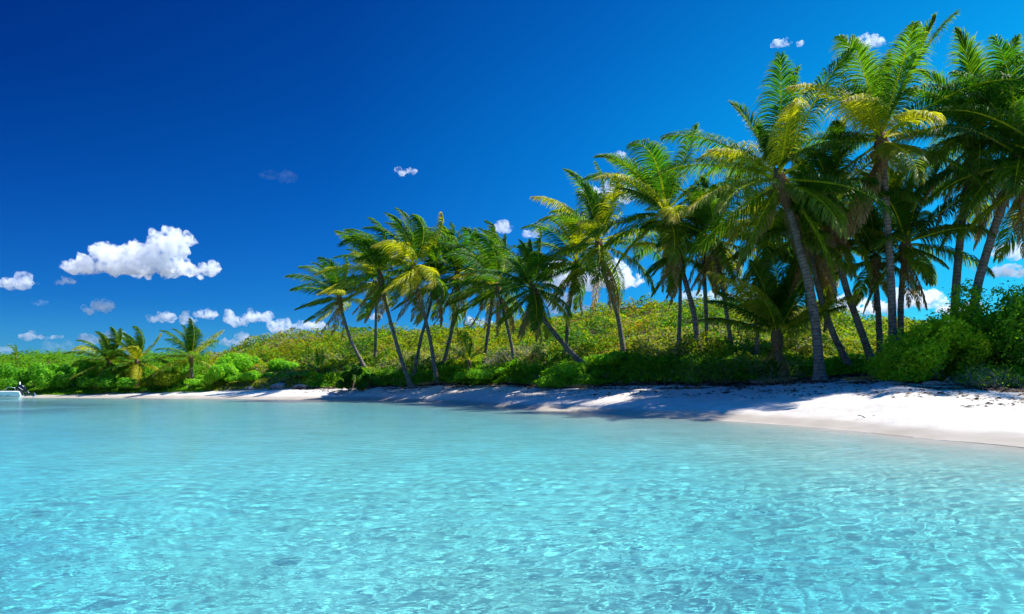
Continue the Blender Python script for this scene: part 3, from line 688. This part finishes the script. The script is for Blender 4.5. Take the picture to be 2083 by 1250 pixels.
# ------------------------------------------------------------------ palms, left to right
WL = (-.74, .0, .07); WM = (-.42, -.02, .03); WR = (-.14, -.04, .0)
g0 = 'low palms on the far left shore'
palm('low dark palm on the far left shore, left one of the close pair', [(226, 792), (224, 752), (222, 738)], 71, 3.7, 27, WL, .16, 1, group=g0, coco=0, dead=2, lmin=-45, nl=62)
palm('low palm with yellow lower fronds, right one of the far left close pair', [(285, 790), (281, 752), (279, 738)], 70.5, 3.8, 28, WL, .16, 2, group=g0, coco=0, dead=3, lmin=-60, nl=62, yel=.9)
palm('lone low palm with a raised feathery crown on the far left shore', [(392, 790), (390, 758), (389, 730)], 70, 3.9, 19, (-.4, 0, .08), .14, 3, group=g0, coco=0, dead=1, lmin=-20, nl=58)
palm('tiny distant palm poking above the left skyline over the speedboat', [(33, 745), (33, 727)], 105, 2.0, 9, WL, .12, 4, group=None, coco=0, dead=0, lmin=-10, nl=18)
palm('leftmost tall palm, bent over the dark rounded bush', [(745, 752), (712, 690), (697, 640), (690, 607)], find_D(745, 752), 4.9, 21, WL, .17, 5, yel=.8)
palm('straight slim palm trunk between the leftmost palm and the long leaning one', [(762, 752), (764, 690), (765, 620), (762, 580)], find_D(762, 748)+1, 4.6, 20, WL, .15, 6, yel=.6)
palm('palm with a long leaning trunk rooted on bare sand left of the crossed pair', [(838, 781), (817, 735), (795, 659), (779, 594), (772, 560)], 58.5, 4.9, 21, WL, .17, 7, yel=.7)
palm('back palm of the crossed pair, trunk leaning right', [(840, 770), (856, 688), (867, 652), (880, 602), (884, 572)], 61, 4.9, 20, WL, .15, 8, yel=.5)
palm('front palm of the crossed pair, tallest of the left cluster', [(890, 778), (874, 684), (860, 630), (849, 580), (843, 548)], 58, 5.5, 24, WL, .165, 9, yel=.8)
palm('palm curving right just behind the crossed pair with a big swept crown', [(900, 738), (919, 674), (925, 623), (930, 560)], 62.5, 5.9, 25, WL, .16, 10, yel=.4)
palm('slim palm leaning slightly right above the low spreading bush', [(984, 742), (991, 688), (999, 630), (1003, 568)], 59, 5.2, 22, WL, .15, 11, yel=.3)
palm('palm with pale curved trunk right of the low spreading bush', [(1051, 757), (1040, 699), (1029, 652), (1012, 585)], 55, 4.7, 20, WL, .14, 12, yel=.3)
palm('leaning palm with a shaggy brown skirt of dead leaf bases', [(1190, 742), (1126, 677), (1096, 637), (1084, 590)], 49.5, 4.5, 26, (-.40, 0, .03), .19, 13, skirt=26, dead=5, yel=.2, lmin=-62)
palm('thin palm standing behind the brown-skirted palm', [(1150, 738), (1155, 646), (1166, 580), (1172, 540)], 52, 4.4, 19, WM, .14, 14, dead=4)
palm('palm with dark curved trunk and broad crown above the tall dense bush', [(1271, 715), (1258, 646), (1236, 580), (1222, 528), (1218, 498)], 48.5, 5.8, 27, WM, .17, 15, dead=4, yel=.6)
palm('thin straight palm left of the tall curved palm before the hill', [(1377, 748), (1383, 646), (1384, 558), (1385, 522)], 45, 3.7, 16, WM, .13, 16, dead=3)
palm('tall curved palm with a high ragged crown left of the big front palm', [(1425, 730), (1412, 637), (1390, 558), (1370, 496), (1357, 440)], 44, 5.8, 29, (-.26, -.02, .03), .18, 17, dead=4, yel=.5)
palm('slim straight palm just right of the tall curved palm', [(1441, 736), (1436, 624), (1430, 520), (1428, 480)], 44.5, 4.3, 18, WM, .14, 18, dead=4)
palm('slim palm with a gently curved trunk left of the young bushy palm', [(1496, 752), (1478, 637), (1463, 545), (1452, 490)], 43, 4.2, 19, WM, .14, 19, dead=5)
palm('slim shaded palm trunk right beside the young bushy palm', [(1538, 752), (1541, 672), (1550, 560), (1560, 500)], 42, 3.8, 17, WR, .13, 20, dead=4)
palm('young bushy palm with a short trunk and raised fronds', [(1585, 752), (1583, 715), (1580, 682)], 39.5, 4.7, 27, (-.22, 0, .02), .20, 21, group=None, dead=4, coco=0, lmin=12, lift=.6, yel=.6)
palm('big front palm with huge drooping yellow-green fronds', [(1668, 770), (1662, 680), (1648, 588), (1618, 470), (1588, 372)], 36, 6.0, 27, (-.10, -.10, .0), .24, 22, dead=2, coco=6, yel=.9, lmin=-66)
palm('dark leaning palm directly right of the big front palm trunk', [(1736, 758), (1698, 688), (1674, 624), (1655, 540), (1645, 480)], 38.5, 4.6, 24, WR, .18, 23, dead=7)
palm('dark leaning palm, second right of the big front palm trunk', [(1782, 756), (1754, 680), (1722, 592), (1702, 512), (1692, 410)], 38, 4.9, 26, WR, .19, 24, dead=7)
palm('thin palm standing on the slope behind the big front palm trunk', [(1638, 712), (1640, 650), (1646, 560), (1648, 520)], 46, 3.6, 16, WR, .13, 25, dead=3)
palm('thin palm on the slope between the big front palm and the leaning dark ones', [(1676, 710), (1681, 640), (1690, 540), (1694, 480)], 45, 4.0, 18, WR, .13, 26, dead=3)
palm('short dark palm between the leaning palms and the tall banded trunk', [(1792, 710), (1787, 640), (1782, 580), (1780, 530)], 38.5, 3.3, 22, WR, .17, 27, dead=3, coco=6)
palm('tall palm with a pale banded vertical trunk and very high crown', [(1818, 740), (1814, 600), (1806, 460), (1798, 350), (1793, 290)], 35.5, 6.0, 26, (-.12, -.04, .0), .20, 28, dead=4, yel=.5, lmin=-58)
palm('dark vertical palm close right of the banded trunk', [(1832, 730), (1832, 620), (1836, 560), (1842, 500)], 37.5, 4.4, 24, WR, .17, 29, dead=3, coco=5)
palm('tall palm rising out of the right shrub, its crown touching the top of the photo', [(1935, 690), (1946, 560), (1958, 440), (1975, 340), (1988, 275)], 36.5, 6.0, 26, (-.10, -.03, .02), .21, 30, dead=5, yel=.3)
palm('thick palm leaning right out of the tall right shrub', [(1960, 700), (1990, 570), (2030, 440), (2052, 390), (2072, 325)], 34.5, 5.7, 30, (-.08, 0, .0), .22, 31, dead=6, skirt=14)
palm('palm beyond the right edge whose fronds reach into view', [(2200, 800), (2190, 600), (2175, 450), (2160, 340)], 33, 5.4, 26, (-.16, 0, 0), .2, 32, dead=3, yel=.6)
sg_ = 'small sprouting palms in the scrub'
palm('small sprouting palm in the scrub right of the far bright green bushes', [(648, 765), (648, 752)], 68.5, 1.9, 10, (-.15, 0, .05), .10, 34, group=sg_, coco=0, dead=1, lmin=5, nl=18, lift=.6)
palm('small upright sprouting palm on the slope above the low spreading bush', [(955, 745), (955, 738)], 57, 2.4, 10, (-.15, 0, .08), .10, 35, group=sg_, coco=0, dead=0, lmin=25, nl=20, lift=.5)

def fallen(label, px, D, ang, L, seed, age=1.3):
    r = rng(seed); g = gpt(px, D); V, Q, C = frond_arrays(r, (-L*.5*math.cos(ang), -L*.5*math.sin(ang), .25), ang, R(4), L, .06, (0, 0, 0), age, 50, .05, lf=.15)
    gzv = gz(V[:, 0]+g[0], V[:, 1]+g[1])-g[2]; V[:, 2] = np.maximum(np.minimum(V[:, 2], gzv+.30), gzv+.01)
    o = mesh('fallen_frond', V, Q, M_FROND, None, C, loc=g); tag(o, label, 'fallen frond', 'dry fronds fallen on the sand')
fallen('dry brown frond fallen on the sand left of the big front palm', 1575, 36.6, .25, 2.6, 3)
fallen('yellowish dry frond on the sand at the left end of the right-hand shrubs', 1842, 33.2, .5, 2.2, 4, 1.0)
fallen('dry frond lying beside the trunk rooted on bare sand', 868, 57.8, .1, 2.6, 6)
fallen('dry frond on the sand edge in front of the wide dark bush', 1180, 44.0, 2.9, 2.3, 7)
fallen('dry frond half on open sand right of the big front palm', 1745, 33.4, .2, 2.0, 9)

# ------------------------------------------------------------------ boats
def hull_mesh(mb, L, B, H, D0, stern=0, bow=1, n=14, C=None):
    """hull along +x from stern 0 to bow L; deck height H, keel -D0"""
    xs = np.linspace(0, 1, n); secs = []
    for s in xs:
        b = B/2*(1-max(0, (s-.45)/.55)**2.2)+.004; sh = H*(1+.35*s*s); k = -D0*(1-s**4); cb = b*(.86-.35*s)
        rake = .14*H/ .7
        secs.append([( s*L-(0), b, sh), (s*L-rake*(s < .01), b*1.0, sh*.45), (s*L, cb, .02), (s*L, 0, k), (s*L, -cb, .02), (s*L-rake*(s < .01), -b, sh*.45), (s*L, -b, sh)])
    P = np.array(secs); nn = 7; i = np.arange(n*nn).reshape(n, nn)
    Q = np.stack([i[:-1, :-1], i[:-1, 1:], i[1:, 1:], i[1:, :-1]], -1).reshape(-1, 4)[:, ::-1]
    mb.add(P.reshape(-1, 3), Q, C); return P
def speedboat():
    D = 61.5; xs = at(41, D); root = empty('speedboat', (xs, D, 0), 'white speedboat cut off by the left edge, stern and black outboard toward the beach', 'boat')
    root.rotation_euler = (0, 0, math.pi+R(27))          # bow points to the left
    mb = MB(); L = 6.2
    P = hull_mesh(mb, L, 2.1, .66, .3)
    # sloping transom
    t = P[0]; k = mb.n; mb.add([t[0], t[1], t[2], t[3], t[4], t[5], t[6]], [(0, 1, 5, 6), (1, 2, 4, 5), (2, 3, 3, 4)][:2])
    mb.add([t[2], t[3], t[4], (t[2]+t[4])/2], [(0, 3, 2, 1)])
    mb.build('hull', M_WHITE, root, sm=False)
    mb = MB()
    a = P[:, 0]; b = P[:, 6]; ins = a*[1, .86, 1]+[0, 0, .0]; inb = b*[1, .86, 1]
    nn = len(a); V = np.vstack([a+[0, 0, .01], ins+[0, 0, .03]]); mb.add(V, [(i, i+1, nn+i+1, nn+i) for i in range(nn-1)])
    V = np.vstack([b+[0, 0, .01], inb+[0, 0, .03]]); mb.add(V, [(i, nn+i, nn+i+1, i+1) for i in range(nn-1)])
    V = np.vstack([ins[8:]+[0, 0, .03], inb[8:]+[0, 0, .03]]); q = nn-8; mb.add(V, [(i, i+1, q+i+1, q+i) for i in range(q-1)])
    mb.build('deck', M_WHITE, root)
    mb = MB(); V = np.vstack([ins[:9]-[0, 0, .38], inb[:9]-[0, 0, .38]]); mb.add(V, [(i, i+1, 10+i, 9+i) for i in range(8)])
    for s in (ins, inb): V = np.vstack([s[:9]+[0, 0, .02], s[:9]-[0, 0, .38]]); mb.add(V, [(i, i+1, 10+i, 9+i) for i in range(8)])
    mb.build('cockpit', M_DECK, root)
    for sgn in (1, -1):
        mb = MB(); mb.tube([(x*1.0, sgn*(abs(y)+.02), z*.30+.02) for x, y, z in P[:, 0]], .022, 5); mb.build('side_stripe', M_STRIPE, root)
        mb = MB(); mb.tube([(x, sgn*(abs(y)+.02), z-.03) for x, y, z in P[:, 0]], .035, 5); mb.build('rub_rail', M_WHITE, root)
        mb = MB(); mb.box((.55, sgn*1.052-.004, .30), (.85, sgn*1.052+.004, .38)); mb.box((1.0, sgn*1.052-.004, .30), (1.45, sgn*1.052+.004, .38)); mb.build('registration_mark', M_DECK, root)
    mb = MB(); mb.box((2.6, -.45, .3), (3.3, .45, 1.15)); mb.box((2.7, -.38, 1.15), (2.78, .38, 1.5)); mb.build('console', M_WHITE, root)
    mb = MB()
    for y in (-.4, .4): mb.tube([(2.4, y, .66), (2.4, y, 1.95)], .03, 6); mb.tube([(3.3, y, .7), (3.3, y, 1.95)], .03, 6)
    mb.box((2.05, -.8, 1.95), (3.6, .8, 2.03)); mb.build('canopy', M_WHITE, root)
    mb = MB(); mb.tube([(.25, .8, .68), (.25, .8, .95), (.75, .8, 1.0), (1.1, .8, .68)], .018, 6); mb.build('grab_rail', M_METAL, root, sm=True)
    mb = MB(); mb.tube([(.12, -.7, .66), (.1, -.7, 1.45)], .05, 8); mb.build('pole', M_WHITE, root)
    # outboard, tilted up
    om = MB(); o2 = bpy.data.objects
    def R2(p, c=(-.25, 0, .62), a=R(-52)):
        p = np.array(p, float); x = p[:, 0]; z = p[:, 2]; return np.stack([c[0]+x*math.cos(a)-z*math.sin(a)*-1*-1, p[:, 1]+c[1], c[2]+x*math.sin(a)+z*math.cos(a)], 1)
    # cowl: rounded box sections along its own vertical axis
    secs = []
    for z, hx, hy in ((.0, .20, .15), (.08, .27, .2), (.3, .30, .22), (.5, .27, .2), (.6, .17, .13), (.62, .03, .03)):
        th = np.arange(12)/12*2*math.pi; c_ = np.sign(np.cos(th))*np.abs(np.cos(th))**.6; s_ = np.sign(np.sin(th))*np.abs(np.sin(th))**.6
        secs.append(np.stack([-.12+c_*hx, s_*hy, np.full(12, z)], 1))
    A = R2(np.vstack(secs)); i = np.arange(72).reshape(6, 12); j = np.roll(i, -1, 1); om.add(A, np.stack([i[:-1], j[:-1], j[1:], i[1:]], -1).reshape(-1, 4))
    cowl = om.build('outboard_motor', M_BLACK, root, sm=True)
    mb = MB(); mb.tube(R2([(-.12, 0, .05), (-.12, 0, -.35), (-.13, 0, -.8)]), [.12, .08, .05], 8); mb.build('motor_leg', M_BLACK, cowl, sm=True)
    mb = MB(); mb.tube(R2([(.02, 0, -.78), (-.1, 0, -.8), (-.34, 0, -.8)]), [.02, .06, .045], 8)
    for k in range(3):
        a = k*2.1; mb.add(R2([(-.34, 0, -.8), (-.33, .16*math.cos(a-.4), -.8+.16*math.sin(a-.4)), (-.36, .19*math.cos(a), -.8+.19*math.sin(a)), (-.39, .16*math.cos(a+.4), -.8+.16*math.sin(a+.4))]), [(0, 1, 2, 3)])
    mb.build('propeller', M_METAL, cowl)
    mb = MB(); mb.tube(R2([(-.10, .235, .12), (-.10, .235, .5)]), .018, 5); mb.tube(R2([(-.10, -.235, .12), (-.10, -.235, .5)]), .018, 5); mb.build('cowl_stripe', M_WHITE, cowl)
    mb = MB(); mb.box((-.22, -.13, .28), (.02, .13, .60)); mb.build('motor_bracket', M_BLACK, root)
    mb = MB(); mb.tube([(-.02, .12, .62), (-.3, .1, .40)], .022, 6); mb.build('tilt_ram', M_METAL, cowl)
speedboat()
def skiff():
    D = 66.5; g = gpt(775, D); z = EYE+(HY-768)/F*D
    root = empty('beached_skiff', (g[0]-1.35, D, z), 'small white skiff lying in the greenery behind the dark rounded bush', 'boat')
    mb = MB(); P = hull_mesh(mb, 2.9, 1.1, .38, .12); t = P[0]; mb.add([t[0], t[1], t[5], t[6]], [(0, 1, 2, 3)]); mb.add([t[1], t[2], t[4], t[5]], [(0, 1, 2, 3)]); mb.build('hull', M_WHITE, root)
    for sgn in (1, -1):
        mb = MB(); mb.tube([(x, sgn*(abs(y)+.01), zz+.02) for x, y, zz in P[:, 0]], .045, 6); mb.build('gunwale', M_WHITE, root, sm=True)
    for x in (.7, 1.6):
        mb = MB(); mb.box((x, -.46, .26), (x+.25, .46, .30)); mb.build('thwart', M_DECK, root)
skiff()

# ------------------------------------------------------------------ clouds
def cloud_mat(name, dens):
    m, n, l, out = newmat(name); v = n.new('ShaderNodeVolumeScatter'); v.inputs['Color'].default_value = (1, 1, 1, 1); v.inputs['Anisotropy'].default_value = .15
    tc = n.new('ShaderNodeTexCoord'); g = n.new('ShaderNodeTexNoise'); g.inputs['Scale'].default_value = .075; g.inputs['Detail'].default_value = 6; g.inputs['Roughness'].default_value = .6
    l.new(tc.outputs['Object'], g.inputs['Vector'])
    r = n.new('ShaderNodeMapRange'); r.inputs[1].default_value = .43; r.inputs[2].default_value = .68; r.inputs[3].default_value = 0; r.inputs[4].default_value = dens*1.25; l.new(g.outputs['Fac'], r.inputs[0]); l.new(r.outputs[0], v.inputs['Density'])
    l.new(v.outputs[0], out.inputs['Volume']); return m
MC_ = {d: cloud_mat('cloud_'+str(k), d) for k, d in enumerate((.13, .075, .018, .008, .0018))}
def noise3(P, s): return (fbm(P[:, 0]+P[:, 2]*.7, P[:, 1]-P[:, 2]*.6, s, 4)+fbm(P[:, 2]+11, P[:, 0]*.8+P[:, 1]*.5, s+5, 4))-1
CD = 1600.
def cloud(label, blobs, dens, seed, D=CD, vox=4.2, amp=1.0, group='small white clouds low in the sky'):
    """blobs: (px, py, rx, ry) ellipses in the photo, grown into puffs of real depth"""
    import bmesh
    r = rng(seed); px = np.mean([b[0] for b in blobs]); py = np.mean([b[1] for b in blobs]); c = pt(px, py, D); k = D/F
    bm = bmesh.new()
    from mathutils import Matrix
    for (bx, by, rx, ry) in blobs:
        p = pt(bx, by, D)-c; n = max(5, int(rx/max(ry, 4)*5))
        for j in range(n):
            a = r.uniform(-.8, .8); q = math.sqrt(1-a*a); s = min(rx, ry)*k*r.uniform(.45, .8)*(.45+.55*q)
            m = Matrix.Translation((p[0]+a*(rx*k-s*.6), p[1]+r.uniform(-.8, .8)*rx*k*.45, p[2]+(ry*k*q-s)*r.uniform(-.6, 1.0))) @ Matrix.Diagonal((s*1.15, s*1.15, s, 1))
            bmesh.ops.create_icosphere(bm, subdivisions=2, radius=1, matrix=m)
    me = bpy.data.meshes.new('cloud'); bm.to_mesh(me); bm.free(); o = bpy.data.objects.new('cloud', me); COL.objects.link(o); o.location = c
    md = o.modifiers.new('r', 'REMESH'); md.mode = 'VOXEL'; md.voxel_size = vox*D/1600
    dg = bpy.context.evaluated_depsgraph_get(); m2_ = bpy.data.meshes.new_from_object(o.evaluated_get(dg)); o.modifiers.clear(); o.data = m2_; m2_.name = 'cloud'
    nv_ = len(m2_.vertices); P = np.empty(nv_*3, np.float32); m2_.vertices.foreach_get('co', P); P = P.reshape(-1, 3).astype(float)
    Nn = np.empty(nv_*3, np.float32); m2_.vertices.foreach_get('normal', Nn); Nn = Nn.reshape(-1, 3)
    sc = 1600/D
    d = noise3(P*.035*sc, seed)*20+noise3(P*.1*sc, seed+50)*17+noise3(P*.26*sc, seed+90)*8+2.5
    flat = np.where(Nn[:, 2] < -.3, .45, 1)
    P = P+Nn*(d*amp*flat/sc)[:, None]; m2_.vertices.foreach_set('co', P.astype(np.float32).ravel()); m2_.update()
    m2_.materials.clear(); m2_.materials.append(MC_[dens]); tag(o, label, 'cloud', group); return o
cloud('large bright white cloud standing alone in the left sky', [(180, 545, 58, 18), (210, 520, 30, 34), (250, 540, 60, 28), (290, 525, 62, 38), (345, 505, 42, 42), (372, 490, 22, 18), (340, 545, 60, 20), (395, 550, 40, 17), (430, 551, 32, 14), (150, 542, 28, 14), (300, 556, 120, 13)], .13, 1, vox=4.0, group=None)
cloud('small cloud at the left edge level with the base of the large cloud', [(15, 580, 26, 10), (45, 578, 20, 14), (78, 578, 12, 6)], .075, 2)
cloud('tiny cloud just under the left tip of the large cloud', [(132, 574, 22, 10)], .075, 3, vox=3)
cloud('slanted wispy cloud under the large cloud', [(175, 634, 14, 9), (208, 626, 20, 8)], .075, 4, vox=3)
cloud('faint tiny wisp left of the slanted wispy cloud', [(80, 618, 16, 5)], .018, 5, vox=3)
cloud('small rounded cloud low in the sky left of the lone low palm top', [(315, 650, 18, 8), (334, 645, 20, 10)], .075, 6, vox=3)
cloud('small slanted streak cloud above the lone low palm', [(385, 655, 20, 8), (415, 642, 22, 7)], .075, 7, vox=3)
cloud('small peaked cloud left of the leftmost tall palm, upper one', [(480, 655, 26, 9), (520, 645, 34, 13)], .075, 8, vox=3.4)
cloud('small flat cloud half behind the drooping fronds of the leftmost tall palm', [(575, 668, 30, 15), (625, 664, 50, 13), (660, 664, 18, 9)], .075, 9, vox=3.4)
cloud('small cloud resting on the hill shoulder', [(470, 698, 28, 10), (510, 690, 34, 14)], .075, 10, vox=3.4)
cloud('small cloud low over the left shore, left of the twin low palms', [(70, 686, 28, 10), (105, 686, 26, 7)], .075, 11, vox=3.4)
cloud('cloud touching the tops of the twin low palms', [(195, 692, 32, 11), (228, 684, 26, 11)], .075, 12, vox=3.4)
cloud('faint thin cloud just above the left skyline', [(120, 708, 40, 14), (145, 700, 22, 8)], .008, 13)
cloud('faint pale cloud at the far left end of the skyline', [(5, 715, 26, 8)], .018, 14)
cloud('faint thin wisp alone in the mid sky', [(545, 358, 26, 7), (580, 364, 20, 8)], .0018, 15, vox=3.4)
cloud('tiny white puff alone right of the faint wisp', [(828, 351, 17, 12)], .075, 16, vox=3)
cloud('tiny oval cloud left of the high ragged palm crown', [(1251, 319, 21, 9)], .075, 17, vox=3)
cloud('tiny cloud between the two highest palm crowns and the big front palm', [(1600, 88, 18, 9), (1622, 90, 14, 5)], .075, 18, vox=3)
cloud('small cloud behind the tip of the banded palm crown', [(1770, 88, 48, 15)], .075, 19)
cloud('small cloud behind the top of the broad-crowned palm', [(1200, 395, 30, 14), (1245, 385, 26, 20), (1275, 400, 26, 16)], .075, 20)
cloud('large cloud behind the trunks of the brown-skirted and broad-crowned palms', [(1130, 560, 50, 34), (1190, 570, 60, 30), (1250, 565, 50, 32), (1290, 568, 22, 20), (1130, 610, 50, 20)], .13, 21, group=None)
cloud('small cloud sitting on the slope behind the brown-skirted palm', [(1150, 632, 40, 16), (1190, 630, 36, 10)], .075, 22)
cloud('small low cloud behind the slim palm trunks above the low spreading bush', [(975, 655, 26, 10), (1000, 660, 18, 8)], .075, 23)
cloud('small cloud peeking between the left cluster and the brown-skirted palm crown', [(1030, 466, 20, 8), (1078, 478, 26, 9)], .075, 24)
cloud('small cloud between the leftmost trunk and the slim straight trunk', [(760, 645, 24, 9)], .075, 25, vox=3)
cloud('long cloud bank above the hill behind the right palm trunks', [(1720, 625, 60, 18), (1790, 628, 60, 16), (1860, 612, 60, 24), (1900, 608, 40, 22), (1960, 630, 60, 18)], .13, 26, group=None)
cloud('cloud at the right edge above the tall shrub', [(2035, 552, 34, 16), (2075, 556, 34, 14), (2120, 552, 40, 18)], .13, 27, group=None)
cloud('upper cloud at the right edge behind the leaning palm', [(2050, 515, 40, 18), (2100, 510, 40, 20)], .075, 28, group=None)
cloud('low cloud behind the base of the slim palms in the centre', [(1440, 606, 60, 14), (1520, 600, 40, 12)], .075, 29)
